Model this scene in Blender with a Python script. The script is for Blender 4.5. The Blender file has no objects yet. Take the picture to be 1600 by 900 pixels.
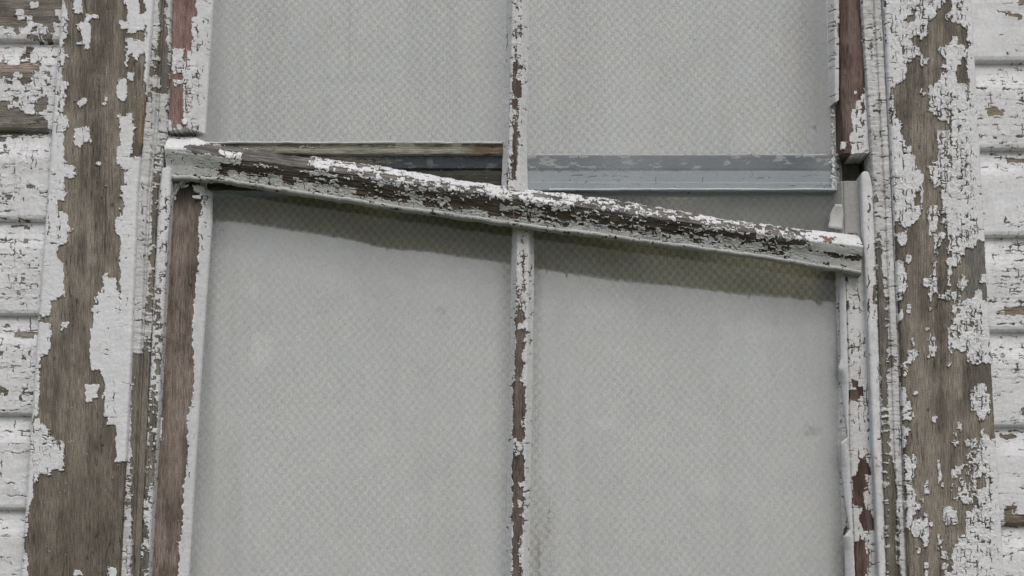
import bpy, math
import numpy as np
R = math.radians
SC = bpy.context.scene
COL = SC.collection

# ------------------------------------------------------------------ camera, light, exposure
PX = 0.00075                       # metres of wall per photograph pixel
F = 2400.0                         # focal length in photograph pixels
TH = R(11.6)
DIST = F*PX
CAMZ = 1.55
cam_d = bpy.data.cameras.new('camera'); cam = bpy.data.objects.new('camera', cam_d); COL.objects.link(cam)
cam.location = (0, -DIST*math.cos(TH), CAMZ); cam.rotation_euler = (R(90)+TH, 0, 0)
cam_d.sensor_width = 36; cam_d.lens = 36*F/1600; cam_d.clip_end = 500; cam_d.clip_start = 0.01
SC.camera = cam
W = bpy.data.worlds.new('World'); SC.world = W; W.use_nodes = True
nt = W.node_tree; bg = nt.nodes['Background']
sky = nt.nodes.new('ShaderNodeTexSky'); sky.sky_type = 'NISHITA'; sky.sun_disc = False
SUN_EL, SUN_AZ = 52, 168          # degrees above the horizon; compass bearing, 180 = straight behind the camera
sky.sun_elevation = R(SUN_EL); sky.sun_rotation = R(SUN_AZ); sky.dust_density = 4; sky.air_density = 1.0
hsv = nt.nodes.new('ShaderNodeHueSaturation'); hsv.inputs['Saturation'].default_value = 0.78
nt.links.new(sky.outputs[0], hsv.inputs['Color']); nt.links.new(hsv.outputs[0], bg.inputs['Color'])
bg.inputs['Strength'].default_value = 0.12
sd = bpy.data.lights.new('sun', 'SUN'); sd.energy = 1.2; sd.angle = R(28); sd.color = (1, 0.985, 0.965)
sun = bpy.data.objects.new('sun', sd); COL.objects.link(sun)
az = R(SUN_AZ); d = np.array([math.sin(az)*math.cos(R(SUN_EL)), math.cos(az)*math.cos(R(SUN_EL)), math.sin(R(SUN_EL))])
from mathutils import Vector
sun.rotation_euler = Vector(d).to_track_quat('Z', 'Y').to_euler(); sun.location = (0, -3, 6)
vs = SC.view_settings; vs.view_transform = 'Standard'; vs.look = 'None'; vs.gamma = 1; vs.use_curve_mapping = False
vs.exposure = -0.20
SC.cycles.max_bounces = 6; SC.cycles.diffuse_bounces = 3; SC.cycles.transparent_max_bounces = 8
SC.cycles.use_denoising = True

# ------------------------------------------------------------------ small maths kit
def unproj(u, v, y):
    """photograph pixel -> world x,z on the vertical plane at depth y"""
    cx = (u-800)/F; cy = -(v-450)/F
    wy = math.cos(TH)-cy*math.sin(TH); wz = math.sin(TH)+cy*math.cos(TH)
    k = (y-cam.location.y)/wy
    return cx*k, CAMZ+wz*k

def hsh(ix, iy, seed):
    h = (ix.astype(np.int64)*374761393+iy.astype(np.int64)*668265263+seed*1442695041) & 0xffffffff
    h = ((h ^ (h >> 13))*1274126177) & 0xffffffff
    h = ((h ^ (h >> 16))*2246822519) & 0xffffffff
    h = h ^ (h >> 15)
    return (h & 0xffffff)/float(0x1000000)

def vn(x, y, seed):
    ix = np.floor(x); iy = np.floor(y); fx = x-ix; fy = y-iy
    ix = ix.astype(np.int64); iy = iy.astype(np.int64)
    fx = fx*fx*(3-2*fx); fy = fy*fy*(3-2*fy)
    a = hsh(ix, iy, seed); b = hsh(ix+1, iy, seed); c = hsh(ix, iy+1, seed); e = hsh(ix+1, iy+1, seed)
    return (a*(1-fx)+b*fx)*(1-fy)+(c*(1-fx)+e*fx)*fy

def fbm(x, y, seed, o=3):
    r = 0; am = 1; t = 0
    for i in range(o):
        r = r+am*vn(x*2**i, y*2**i, seed+i*17); t += am; am *= .5
    return r/t*2-1                      # -1..1

def ss(a, b, x):
    t = np.clip((x-a)/(b-a), 0, 1); return t*t*(3-2*t)

def cells(x, y, seed, p=3.0, jit=.9):
    """Voronoi cells: distance gap to the neighbour, cell centre, two random numbers"""
    ix = np.floor(x).astype(np.int64); iy = np.floor(y).astype(np.int64)
    F1 = np.full(x.shape, 9.); F2 = np.full(x.shape, 9.)
    cx = np.zeros_like(x); cy = np.zeros_like(x); r1 = np.zeros_like(x); r2 = np.zeros_like(x)
    for dx in (-1, 0, 1):
        for dy in (-1, 0, 1):
            jx = ix+dx; jy = iy+dy
            px = jx+.5+(hsh(jx, jy, seed)-.5)*jit; py = jy+.5+(hsh(jx, jy, seed+5)-.5)*jit
            dd = (np.abs(px-x)**p+np.abs(py-y)**p)**(1/p)
            n = dd < F1
            F2 = np.where(n, F1, np.minimum(F2, dd))
            cx = np.where(n, px, cx); cy = np.where(n, py, cy)
            r1 = np.where(n, hsh(jx, jy, seed+9), r1); r2 = np.where(n, hsh(jx, jy, seed+11), r2)
            F1 = np.where(n, dd, F1)
    return F2-F1, cx, cy, r1, r2

def blocks(x, y, seed):
    """alligatored paint: wobbly columns, each broken across at its own heights. x, y in block units.
    returns distance to the column's side, to the nearest cross break, the block's centre, two randoms, and a random for each of those two edges"""
    def bx(i): return i+(hsh(i, i*0+3, seed)-.5)*.66
    c = np.floor(x).astype(np.int64); c = np.where(x < bx(c), c-1, c); c = np.where(x >= bx(c+1), c+1, c)
    l, r = bx(c), bx(c+1); left = (x-l) < (r-x); dvx = np.minimum(x-l, r-x)
    yo = y+hsh(c, c*0+7, seed)*13.7
    def by(i): return i+(hsh(i, c, seed+1)-.5)*.8
    k = np.floor(yo).astype(np.int64); k = np.where(yo < by(k), k-1, k); k = np.where(yo >= by(k+1), k+1, k)
    b, t = by(k), by(k+1); low = (yo-b) < (t-yo); dhy = np.minimum(yo-b, t-yo)
    eb = c+np.where(left, 0, 1); ev = hsh(eb, np.floor(y*.8+hsh(eb, eb*0, seed+4)).astype(np.int64), seed+2)
    eh = hsh(k+np.where(low, 0, 1), c, seed+3)
    cx = (l+r)/2; cy = y+((b+t)/2-yo)
    return dvx, dhy, cx, cy, hsh(c, k, seed+9), hsh(c, k, seed+11), ev, eh

OX, OY = 120, 120                 # margin of the coverage maps round the photograph
class Cov:
    """where paint is left: polygons in photograph pixels on this surface, softened"""
    def __init__(s, base, polys, blur=2):
        m = np.full((900+2*OY, 1600+2*OX), float(base))
        for txt, val in polys:
            pts = np.array([[float(q) for q in w.split(',')] for w in txt.split()])
            if len(pts) == 2:       # a box
                (a, b), (c, e) = pts; pts = np.array([[a, b], [c, b], [c, e], [a, e]])
            pts = pts+[OX, OY]
            x0, y0 = np.maximum(np.floor(pts.min(0)).astype(int), 0); x1, y1 = np.ceil(pts.max(0)).astype(int)+1
            x1 = min(x1, m.shape[1]); y1 = min(y1, m.shape[0])
            if x1 <= x0 or y1 <= y0: continue
            gx, gy = np.meshgrid(np.arange(x0, x1)+.5, np.arange(y0, y1)+.5)
            ins = np.zeros(gx.shape, bool)
            for i in range(len(pts)):
                (xa, ya), (xb, yb) = pts[i], pts[i-1]
                if ya == yb: continue
                ins ^= ((ya > gy) != (yb > gy)) & (gx < (xb-xa)*(gy-ya)/(yb-ya)+xa)
            m[y0:y1, x0:x1][ins] = val
        for _ in range(2):
            for ax in (0, 1):
                m = sum(np.roll(m, k, ax) for k in range(-blur, blur+1))/(2*blur+1)
        s.m = m
    def __call__(s, u, v):
        x = np.clip(u+OX, 0, s.m.shape[1]-1.01); y = np.clip(v+OY, 0, s.m.shape[0]-1.01)
        return s.m[y.astype(int), x.astype(int)]

# ------------------------------------------------------------------ materials
def mat(name):
    m = bpy.data.materials.new(name); m.use_nodes = True
    return m, m.node_tree, m.node_tree.nodes['Principled BSDF'], m.node_tree.nodes.new, m.node_tree.links.new

def mixc(N, L, f, a, b, mode='MIX'):
    n = N('ShaderNodeMix'); n.data_type = 'RGBA'; n.blend_type = mode
    for sock, val in ((n.inputs[0], f), (n.inputs[6], a), (n.inputs[7], b)):
        if hasattr(val, 'links'): L(val, sock)
        else: sock.default_value = val
    return n.outputs[2]

def weathered():
    """paint over wood: the vertex layers say where the paint is left, the nodes make the grain, the chalk and the dirt"""
    m, t, P, N, L = mat('weathered_paint_on_wood')
    am = N('ShaderNodeAttribute'); am.attribute_name = 'paint'
    aw = N('ShaderNodeAttribute'); aw.attribute_name = 'wood_tone'
    ap = N('ShaderNodeAttribute'); ap.attribute_name = 'paint_tone'
    ag = N('ShaderNodeAttribute'); ag.attribute_name = 'grain'
    mp = N('ShaderNodeMapping'); L(ag.outputs['Vector'], mp.inputs[0]); mp.inputs['Scale'].default_value = (1, .07, 1)
    g1 = N('ShaderNodeTexNoise'); g1.inputs['Scale'].default_value = 1100; g1.inputs['Detail'].default_value = 5; L(mp.outputs[0], g1.inputs['Vector'])
    r1 = N('ShaderNodeMapRange'); L(g1.outputs[0], r1.inputs[0]); r1.inputs[1].default_value = .3; r1.inputs[2].default_value = .7; r1.inputs[3].default_value = .56; r1.inputs[4].default_value = 1.42
    wc = mixc(N, L, 1, aw.outputs['Color'], r1.outputs[0], 'MULTIPLY')
    g3 = N('ShaderNodeTexNoise'); g3.inputs['Scale'].default_value = 700; g3.inputs['Detail'].default_value = 6; g3.inputs['Roughness'].default_value = .7; L(ag.outputs['Vector'], g3.inputs['Vector'])
    r3 = N('ShaderNodeMapRange'); L(g3.outputs[0], r3.inputs[0]); r3.inputs[1].default_value = .3; r3.inputs[2].default_value = .7; r3.inputs[3].default_value = .60; r3.inputs[4].default_value = 1.42
    wc = mixc(N, L, 1, wc, r3.outputs[0], 'MULTIPLY')
    g2 = N('ShaderNodeTexNoise'); g2.inputs['Scale'].default_value = 260; g2.inputs['Detail'].default_value = 6; L(ag.outputs['Vector'], g2.inputs['Vector'])
    r2 = N('ShaderNodeMapRange'); L(g2.outputs[0], r2.inputs[0]); r2.inputs[1].default_value = .3; r2.inputs[2].default_value = .7; r2.inputs[3].default_value = .88; r2.inputs[4].default_value = 1.06
    pc = mixc(N, L, 1, ap.outputs['Color'], r2.outputs[0], 'MULTIPLY')
    mr = N('ShaderNodeMapRange'); L(am.outputs['Fac'], mr.inputs[0]); mr.inputs[1].default_value = .35; mr.inputs[2].default_value = .65
    c = mixc(N, L, mr.outputs[0], wc, pc); L(c, P.inputs['Base Color'])
    rr = N('ShaderNodeMapRange'); L(mr.outputs[0], rr.inputs[0]); rr.inputs[3].default_value = .92; rr.inputs[4].default_value = .72; L(rr.outputs[0], P.inputs['Roughness'])
    P.inputs['Specular IOR Level'].default_value = .25
    b = N('ShaderNodeBump'); b.inputs['Strength'].default_value = .8; b.inputs['Distance'].default_value = .0009
    hm = N('ShaderNodeMix'); hm.data_type = 'FLOAT'; L(mr.outputs[0], hm.inputs[0]); L(g1.outputs[0], hm.inputs[2])
    hp = N('ShaderNodeMath'); hp.operation = 'MULTIPLY'; L(g2.outputs[0], hp.inputs[0]); hp.inputs[1].default_value = .45; L(hp.outputs[0], hm.inputs[3])
    L(hm.outputs[0], b.inputs['Height']); L(b.outputs[0], P.inputs['Normal'])
    return m
M_WX = weathered()

def dusty_glass():
    m, t, P, N, L = mat('dusty_window_glass')
    out = t.nodes['Material Output']
    ad = N('ShaderNodeAttribute'); ad.attribute_name = 'dust_and_shade'
    geo = N('ShaderNodeTexCoord')
    n = N('ShaderNodeTexNoise'); n.inputs['Scale'].default_value = 420; n.inputs['Detail'].default_value = 5; L(geo.outputs['Object'], n.inputs['Vector'])
    r = N('ShaderNodeMapRange'); L(n.outputs[0], r.inputs[0]); r.inputs[1].default_value = .25; r.inputs[2].default_value = .75; r.inputs[3].default_value = .86; r.inputs[4].default_value = 1.14
    f = N('ShaderNodeMath'); f.operation = 'MULTIPLY'; f.use_clamp = True; L(ad.outputs['Fac'], f.inputs[0]); L(r.outputs[0], f.inputs[1])
    tr = N('ShaderNodeBsdfTransparent'); tr.inputs[0].default_value = (.95, .96, .96, 1)
    gl = N('ShaderNodeBsdfGlossy'); gl.inputs['Roughness'].default_value = .08
    fr = N('ShaderNodeFresnel'); fr.inputs[0].default_value = 1.45
    s1 = N('ShaderNodeMixShader'); L(fr.outputs[0], s1.inputs[0]); L(tr.outputs[0], s1.inputs[1]); L(gl.outputs[0], s1.inputs[2])
    df = N('ShaderNodeBsdfDiffuse'); df.inputs[0].default_value = (.90, .92, .93, 1)
    # the film lets light through to the back as well
    tl = N('ShaderNodeBsdfTranslucent'); tl.inputs[0].default_value = (.72, .73, .72, 1)
    s2 = N('ShaderNodeMixShader'); s2.inputs[0].default_value = .25; L(df.outputs[0], s2.inputs[1]); L(tl.outputs[0], s2.inputs[2])
    s3 = N('ShaderNodeMixShader'); L(f.outputs[0], s3.inputs[0]); L(s1.outputs[0], s3.inputs[1]); L(s2.outputs[0], s3.inputs[2])
    L(s3.outputs[0], out.inputs[0]); t.nodes.remove(P)
    return m
M_GL = dusty_glass()

def fabric():
    m, t, P, N, L = mat('checked_curtain_cloth')
    tc = N('ShaderNodeTexCoord')
    nz = N('ShaderNodeTexNoise'); nz.inputs['Scale'].default_value = 95; L(tc.outputs['Object'], nz.inputs['Vector'])
    va = N('ShaderNodeVectorMath'); va.operation = 'MULTIPLY_ADD'; L(nz.outputs['Color'], va.inputs[0]); va.inputs[1].default_value = (.0034, .0, .0034); L(tc.outputs['Object'], va.inputs[2])
    mp = N('ShaderNodeMapping'); L(va.outputs[0], mp.inputs[0]); mp.inputs['Scale'].default_value = (1/.0055, 0, 1/.0064); mp.inputs['Location'].default_value = (0, .5, 0)
    sp = N('ShaderNodeSeparateXYZ'); L(mp.outputs[0], sp.inputs[0])
    def sn(s):
        a = N('ShaderNodeMath'); a.operation = 'MULTIPLY'; L(s, a.inputs[0]); a.inputs[1].default_value = math.pi
        b = N('ShaderNodeMath'); b.operation = 'SINE'; L(a.outputs[0], b.inputs[0]); return b.outputs[0]
    mu = N('ShaderNodeMath'); mu.operation = 'MULTIPLY'; L(sn(sp.outputs[0]), mu.inputs[0]); L(sn(sp.outputs[2]), mu.inputs[1])
    wv = N('ShaderNodeMapRange'); L(mu.outputs[0], wv.inputs[0]); wv.inputs[1].default_value = -.6; wv.inputs[2].default_value = .6
    n2 = N('ShaderNodeTexNoise'); n2.inputs['Scale'].default_value = 28; n2.inputs['Detail'].default_value = 4; L(tc.outputs['Object'], n2.inputs['Vector'])
    tint = mixc(N, L, n2.outputs[0], (1.12, 1.0, .90, 1), (.86, 1.0, 1.09, 1))
    th = N('ShaderNodeMath'); th.operation = 'MULTIPLY'; L(sp.outputs[0], th.inputs[0]); th.inputs[1].default_value = 2.5
    ts = N('ShaderNodeMath'); ts.operation = 'MULTIPLY'; L(sn(th.outputs[0]), ts.inputs[0]); ts.inputs[1].default_value = .16
    wa = N('ShaderNodeMath'); wa.operation = 'ADD'; wa.use_clamp = True; L(wv.outputs[0], wa.inputs[0]); L(ts.outputs[0], wa.inputs[1])
    c = mixc(N, L, wa.outputs[0], (.43, .43, .42, 1), (.675, .68, .665, 1))
    c = mixc(N, L, 1, c, tint, 'MULTIPLY')
    n3 = N('ShaderNodeTexNoise'); n3.inputs['Scale'].default_value = 500; n3.inputs['Detail'].default_value = 3; L(tc.outputs['Object'], n3.inputs['Vector'])
    r3 = N('ShaderNodeMapRange'); L(n3.outputs[0], r3.inputs[0]); r3.inputs[1].default_value = .3; r3.inputs[2].default_value = .7; r3.inputs[3].default_value = .75; r3.inputs[4].default_value = 1.2
    c = mixc(N, L, 1, c, r3.outputs[0], 'MULTIPLY')
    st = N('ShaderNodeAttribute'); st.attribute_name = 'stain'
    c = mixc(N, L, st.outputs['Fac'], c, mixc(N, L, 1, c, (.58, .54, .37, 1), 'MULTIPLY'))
    L(c, P.inputs['Base Color']); P.inputs['Roughness'].default_value = .95; P.inputs['Specular IOR Level'].default_value = .1
    return m
M_FB = fabric()

def plain(name, c, rough=.9, var=.2, scale=40):
    m, t, P, N, L = mat(name)
    tc = N('ShaderNodeTexCoord'); n = N('ShaderNodeTexNoise'); n.inputs['Scale'].default_value = scale; n.inputs['Detail'].default_value = 6; L(tc.outputs['Object'], n.inputs['Vector'])
    r = N('ShaderNodeMapRange'); L(n.outputs[0], r.inputs[0]); r.inputs[1].default_value = .3; r.inputs[2].default_value = .7; r.inputs[3].default_value = 1-var; r.inputs[4].default_value = 1+var
    L(mixc(N, L, 1, (*c, 1), r.outputs[0], 'MULTIPLY'), P.inputs['Base Color']); P.inputs['Roughness'].default_value = rough
    b = N('ShaderNodeBump'); b.inputs['Strength'].default_value = .4; b.inputs['Distance'].default_value = .001; L(n.outputs[0], b.inputs['Height']); L(b.outputs[0], P.inputs['Normal'])
    return m

# ------------------------------------------------------------------ mesh kit
def link(name, me, m, parent=None, smooth=True):
    o = bpy.data.objects.new(name, me); COL.objects.link(o); me.materials.append(m)
    if smooth: me.polygons.foreach_set('use_smooth', np.ones(len(me.polygons), bool))
    if parent: o.parent = parent
    return o

def grid_mesh(name, X, Y, Z, attrs):
    nr, nc = X.shape; me = bpy.data.meshes.new(name)
    co = np.stack([X, Y, Z], -1).reshape(-1, 3).astype(np.float32)
    i = np.arange(nr*nc).reshape(nr, nc)
    q = np.stack([i[:-1, :-1], i[:-1, 1:], i[1:, 1:], i[1:, :-1]], -1).reshape(-1, 4).astype(np.int32)
    me.vertices.add(len(co)); me.vertices.foreach_set('co', co.ravel())
    me.loops.add(q.size); me.loops.foreach_set('vertex_index', q.ravel())
    me.polygons.add(len(q)); me.polygons.foreach_set('loop_start', np.arange(0, q.size, 4, dtype=np.int32))
    try: me.polygons.foreach_set('loop_total', np.full(len(q), 4, np.int32))
    except Exception: pass
    for k, a in attrs.items():
        a = np.asarray(a)
        if a.ndim == 2:
            at = me.attributes.new(k, 'FLOAT', 'POINT'); at.data.foreach_set('value', a.astype(np.float32).ravel())
        elif k == 'grain':
            at = me.attributes.new(k, 'FLOAT_VECTOR', 'POINT'); at.data.foreach_set('vector', a.astype(np.float32).ravel())
        else:
            at = me.attributes.new(k, 'FLOAT_COLOR', 'POINT')
            c = np.concatenate([a, np.ones(a.shape[:2]+(1,))], -1); at.data.foreach_set('color', c.astype(np.float32).ravel())
    me.update(calc_edges=True); me.validate()
    return me

def axis(lo, hi, step, a, b, coarse=8):
    """fine steps between a and b, coarse ones outside (beyond the photograph's frame)"""
    p = []
    if lo < a: p += list(np.arange(lo, a, coarse))
    p += list(np.arange(max(lo, a), min(hi, b), step))
    if hi > b: p += list(np.arange(b, hi, coarse))
    p.append(hi)
    p = np.unique(np.round(p, 4)); return p

class Paint:
    """one coat's look: where it holds, how it breaks, what is under it"""
    def __init__(s, cov, cell=(8, 12), rnd=.9, crack=.10, T=1.0, seed=1, shear=0., curl=.6, tilt=.10, chips=.35,
                 paint=(.77, .78, .80), wood=((.16, .13, .10), (.26, .22, .17)), dirt=.18, across=1., rough=1., splits=1., wfn=None, pfn=None, crackfn=None, big=(34, 60), grain='v', wave=0., along=1.):
        s.__dict__.update(locals())
    def __call__(s, u, v):
        sd = s.seed*101
        x = u+fbm(u/9, v/9, sd+1)*3.6+fbm(u/2.8, v/2.8, sd+2)*1.25
        y = v-s.shear*u+fbm(u/9, v/9, sd+3)*3.4+fbm(u/2.8, v/2.8, sd+4)*1.25
        cw, ch = s.cell
        sw = (s.grain == 'h')
        def blk(w, h, sd_):
            if sw:
                dv, dh, cy_, cx_, a, b, ev, eh = blocks(y/h, x/w, sd_); return dv*h, dh*w, cx_, cy_, a, b, ev, eh
            dv, dh, cx_, cy_, a, b, ev, eh = blocks(x/w, y/h, sd_); return dv*w, dh*h, cx_, cy_, a, b, ev, eh
        gv_, gh_, cx, cy, r1, r2, ev, eh = blk(cw, ch, sd+7)
        cu = cx*cw; cv = cy*ch+s.shear*u
        fv, fh, _, _, q1, q2, fev, feh = blk(cw*.47, ch*.5, sd+31)
        bv, bh, _, _, _, _, bev, beh = blk(s.big[0], s.big[1], sd+41)
        cval = s.cov(cu, cv)*.55+s.cov(u, v)*.45
        val = cval+(r1-.5)*s.rnd+(q1-.5)*s.chips+fbm(u/26, v/26, sd+51)*.22
        # crackle: an open net of narrow gaps between the flakes
        fld = 1 if s.crackfn is None else s.crackfn(u, v)
        dens = np.clip(s.crack*4.2*fld*(1+1.6*fbm(u/45, v/45, sd+61))*(1.25-.6*ss(.2, 1.1, val)), 0, 1)
        wd = (.34+.75*r2**2)*(.6+.6*vn(u/5, v/5, sd+64))
        g = np.minimum(np.where(ev < dens*s.along, gv_, 9), np.where(eh < dens*s.across, gh_, 9))
        gf = np.minimum(np.where(fev < dens*.42*s.along, fv, 9), np.where(feh < dens*.5*s.across, fh, 9))
        gb = np.minimum(np.where(bev < np.minimum(dens*1.8, .8), bv, 9), np.where(beh < np.minimum(dens*1.8, .8), bh, 9))
        vis = ss(wd*.55, wd*1.25+.25, g)*(1-(1-ss(.15, .7, gf))*.65)*ss(wd*.8, wd*1.5+.3, gb)
        vis = 1-(1-vis)*(.30+.70*ss(.3, .75, vn(u/7, v/7, sd+65)))
        here = ss(-.05, .05, val)
        edge = ss(.0, .55, val)                      # far from the broken edge
        mask = here*vis
        # sloping, slightly cupped flakes
        loose = np.clip(dens*1.3+.6*(1-edge), 0, 1)
        tilt = ((x/cw-cx)*(r1-.5)+(y/ch-cy)*(r2-.6))*2
        cup = ss(3.2, 0, np.minimum(g, gf))*s.curl*(.2+.9*q2)*loose
        th = s.T*(.85+(.35*r2-.1)*loose+.25*fbm(u/14, v/14, sd+71))
        h = mask*(th*(1+cup)+tilt*s.tilt*6*loose+s.T*(.25+.9*r1*q1)*(1-edge))
        if s.grain == 'v': gu, gv = u, v
        else: gu, gv = v-s.shear*u, u
        gr = fbm(gu/1.6, gv/55, sd+81, 3); gl = fbm(gu/14, gv/120, sd+91, 3)
        h = h+(1-mask)*gr*.32*s.rough+gl*.35
        if s.wave:
            h = h+mask*s.wave*fbm(gu/18, gv/3.2, sd+95, 2)
        sp = ss(.055, .0, np.abs(fbm(gu/5.5, gv/130, sd+83, 2)))*ss(.45, .65, vn(gu/22, gv/90, sd+84))*s.splits
        h = h-(1-mask)*sp*.9; spl = sp
        k = np.clip(.5+.8*gl+.5*gr+.6*fbm(u/30, v/30, sd+97), 0, 1)[..., None]
        wc = np.array(s.wood[0])*(1-k)+np.array(s.wood[1])*k
        if s.wfn is not None: wc = s.wfn(u, v, wc)
        wc = lerpc(wc, (.10, .095, .085), .7*here*(1-vis))
        wc = wc*(1-.62*spl)[..., None]
        speck = (vn(u/1.5+3*fbm(u/9, v/9, sd+5), v/1.9, sd+77) > .955)*(vn(u/24, v/60, sd+78) > .52)*(1-here)
        mask = np.maximum(mask, speck*.8); h = h+speck*.35
        # grime settles in the cracks' lips and in blotches
        d = np.clip(.5+.8*fbm(u/22, v/22, sd+98), 0, 1)*s.dirt+(1-ss(0, 2.2, np.minimum(g, gb)))*s.dirt*.6+(q2-.5)*.05
        pc = np.array(s.paint)*(1-np.clip(d, 0, .8))[..., None]*np.array([1, .985, .96])**(d[..., None]*4)
        if s.pfn is not None: pc = s.pfn(u, v, pc)
        return h*PX, mask, wc, pc

def strip(name, parent, A, B, s0, s1, y0, prof, paint, along='v', step=(.85, .95), fine=(-12, 912), cap0=None, cap1=None, ends=None, coarse=9, bow=0.):
    """a board: A(s), B(s) give its two long edges in photograph pixels on the plane y0; prof = [(t, dy)] is its section"""
    sv = axis(s0, s1, step[1], fine[0], fine[1], coarse)
    a0 = np.stack(A((s0+s1)/2)); b0 = np.stack(B((s0+s1)/2)); wid = float(np.hypot(*(b0-a0)))
    pr = np.array(prof, float); pp = pr*[wid, 1/PX]
    seg = np.hypot(*np.diff(pp, axis=0).T); cum = np.r_[0, np.cumsum(seg)]
    n = [max(2, int(math.ceil(q/step[0]))) for q in seg]
    l = np.unique(np.concatenate([np.linspace(cum[i], cum[i+1], n[i]+1) for i in range(len(seg))]).round(5))
    t = np.interp(l, cum, pr[:, 0]); dy = np.interp(l, cum, pr[:, 1])
    # smoothed normals of the section
    tx = np.gradient(np.interp(l, cum, pp[:, 0])); ty = np.gradient(np.interp(l, cum, pp[:, 1]))
    k = np.hypot(tx, ty)+1e-9; nt_, ny_ = ty/k, -tx/k       # pointing to the camera for a left-to-right section
    S, T = np.meshgrid(sv, t, indexing='ij'); DY = np.broadcast_to(dy, S.shape); LL = np.broadcast_to(l, S.shape)
    a = A(S); b = B(S)
    if ends is not None: 
        da, db = ends(S, T); a = (a[0]+da, a[1]+db); b = (b[0]+da, b[1]+db)
    U = a[0]*(1-T)+b[0]*T; V = a[1]*(1-T)+b[1]*T
    # pattern coordinates keep running round the sides
    flat = np.r_[0, np.where(np.abs(np.diff(t)) < 1e-6, np.diff(l), 0)]; of = np.cumsum(flat); of = of-of[np.argmin(np.abs(t-.5))]
    off = np.broadcast_to(of, S.shape)
    ex = b[0]-a[0]; ey = b[1]-a[1]; el = np.hypot(ex, ey)+1e-9
    PU = U+off*ex/el; PV = V+off*ey/el
    H, mask, wc, pc = paint(PU, PV)
    X, Z = unproj(U, V, y0)
    sgn = 1.0
    dirx = ex/el; dirz = -ey/el
    X = X+H*nt_*dirx*sgn; Z = Z+H*nt_*dirz*sgn; Y = y0+DY+H*ny_*sgn
    if bow: Y = Y+bow*fbm(S/260, T*0+3.3, 77)
    gr = np.stack([PU*PX, PV*PX, np.zeros_like(PU)], -1) if paint.grain == 'v' else np.stack([(PV-paint.shear*PU)*PX, PU*PX, np.zeros_like(PU)], -1)
    for c, first in ((cap0, True), (cap1, False)):
        if c is None: continue
        for dc in (c*.5, c):
            r = slice(0, 1) if first else slice(-1, None)
            def cat(q, nv=None):
                e = q[r] if nv is None else nv
                return np.concatenate([e, q], 0) if first else np.concatenate([q, e], 0)
            ymax = y0+dc; ny = np.maximum(Y[r], ymax) if dc == c else np.maximum(Y[r], ymax)
            X, Z, mask, wc, pc, gr = [cat(q) for q in (X, Z, mask, wc, pc, gr)]; Y = cat(Y, ny)
    me = grid_mesh(name, X, Y, Z, dict(paint=mask, wood_tone=wc, paint_tone=pc, grain=gr))
    return link(name, me, M_WX, parent)

def vline(*pts):
    """edge running down the photograph: (v, u) knots, straight beyond the ends"""
    vs_ = np.array([p[0] for p in pts], float); us = np.array([p[1] for p in pts], float)
    def f(s):
        s = np.asarray(s, float); r = np.interp(s, vs_, us)
        k0 = (us[1]-us[0])/(vs_[1]-vs_[0]); k1 = (us[-1]-us[-2])/(vs_[-1]-vs_[-2])
        r = np.where(s < vs_[0], us[0]+(s-vs_[0])*k0, r); r = np.where(s > vs_[-1], us[-1]+(s-vs_[-1])*k1, r)
        return r, s
    return f
def hline(*pts):
    g = vline(*pts)
    return lambda s: (lambda r: (r[1], r[0]))(g(s))

def thing(name, label, cat, loc=(0, 0, 0), group=None):
    o = bpy.data.objects.new(name, None); COL.objects.link(o); o.empty_display_size = .05
    o['label'] = label; o['category'] = cat
    if group: o['group'] = group
    return o
def tag(o, label, cat, group=None):
    o['label'] = label; o['category'] = cat
    if group: o['group'] = group
    return o

def lerpc(c, d, k): return c*(1-k[..., None])+np.asarray(d)*k[..., None]

TOP, BOT = -230, 1130          # the boards run past the frame
FRONT = -.015                  # face of the casings (the siding's face is y = 0)

# ------------------------------------------------------------------ ground under the wall
gm = plain('trodden_grass_and_earth', (.10, .11, .06), .95, .5, 6)
n = 40; g = np.linspace(-1, 1, n); GX, GY = np.meshgrid(np.sign(g)*np.abs(g)**3*150, np.sign(g)*np.abs(g)**3*150)
GZ = .03*fbm(GX*.4, GY*.4, 5)
me = grid_mesh('ground', GX, GY, GZ, {}); go = link('ground', me, gm); go['kind'] = 'structure'; go['label'] = 'grass and earth below the window'

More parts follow.
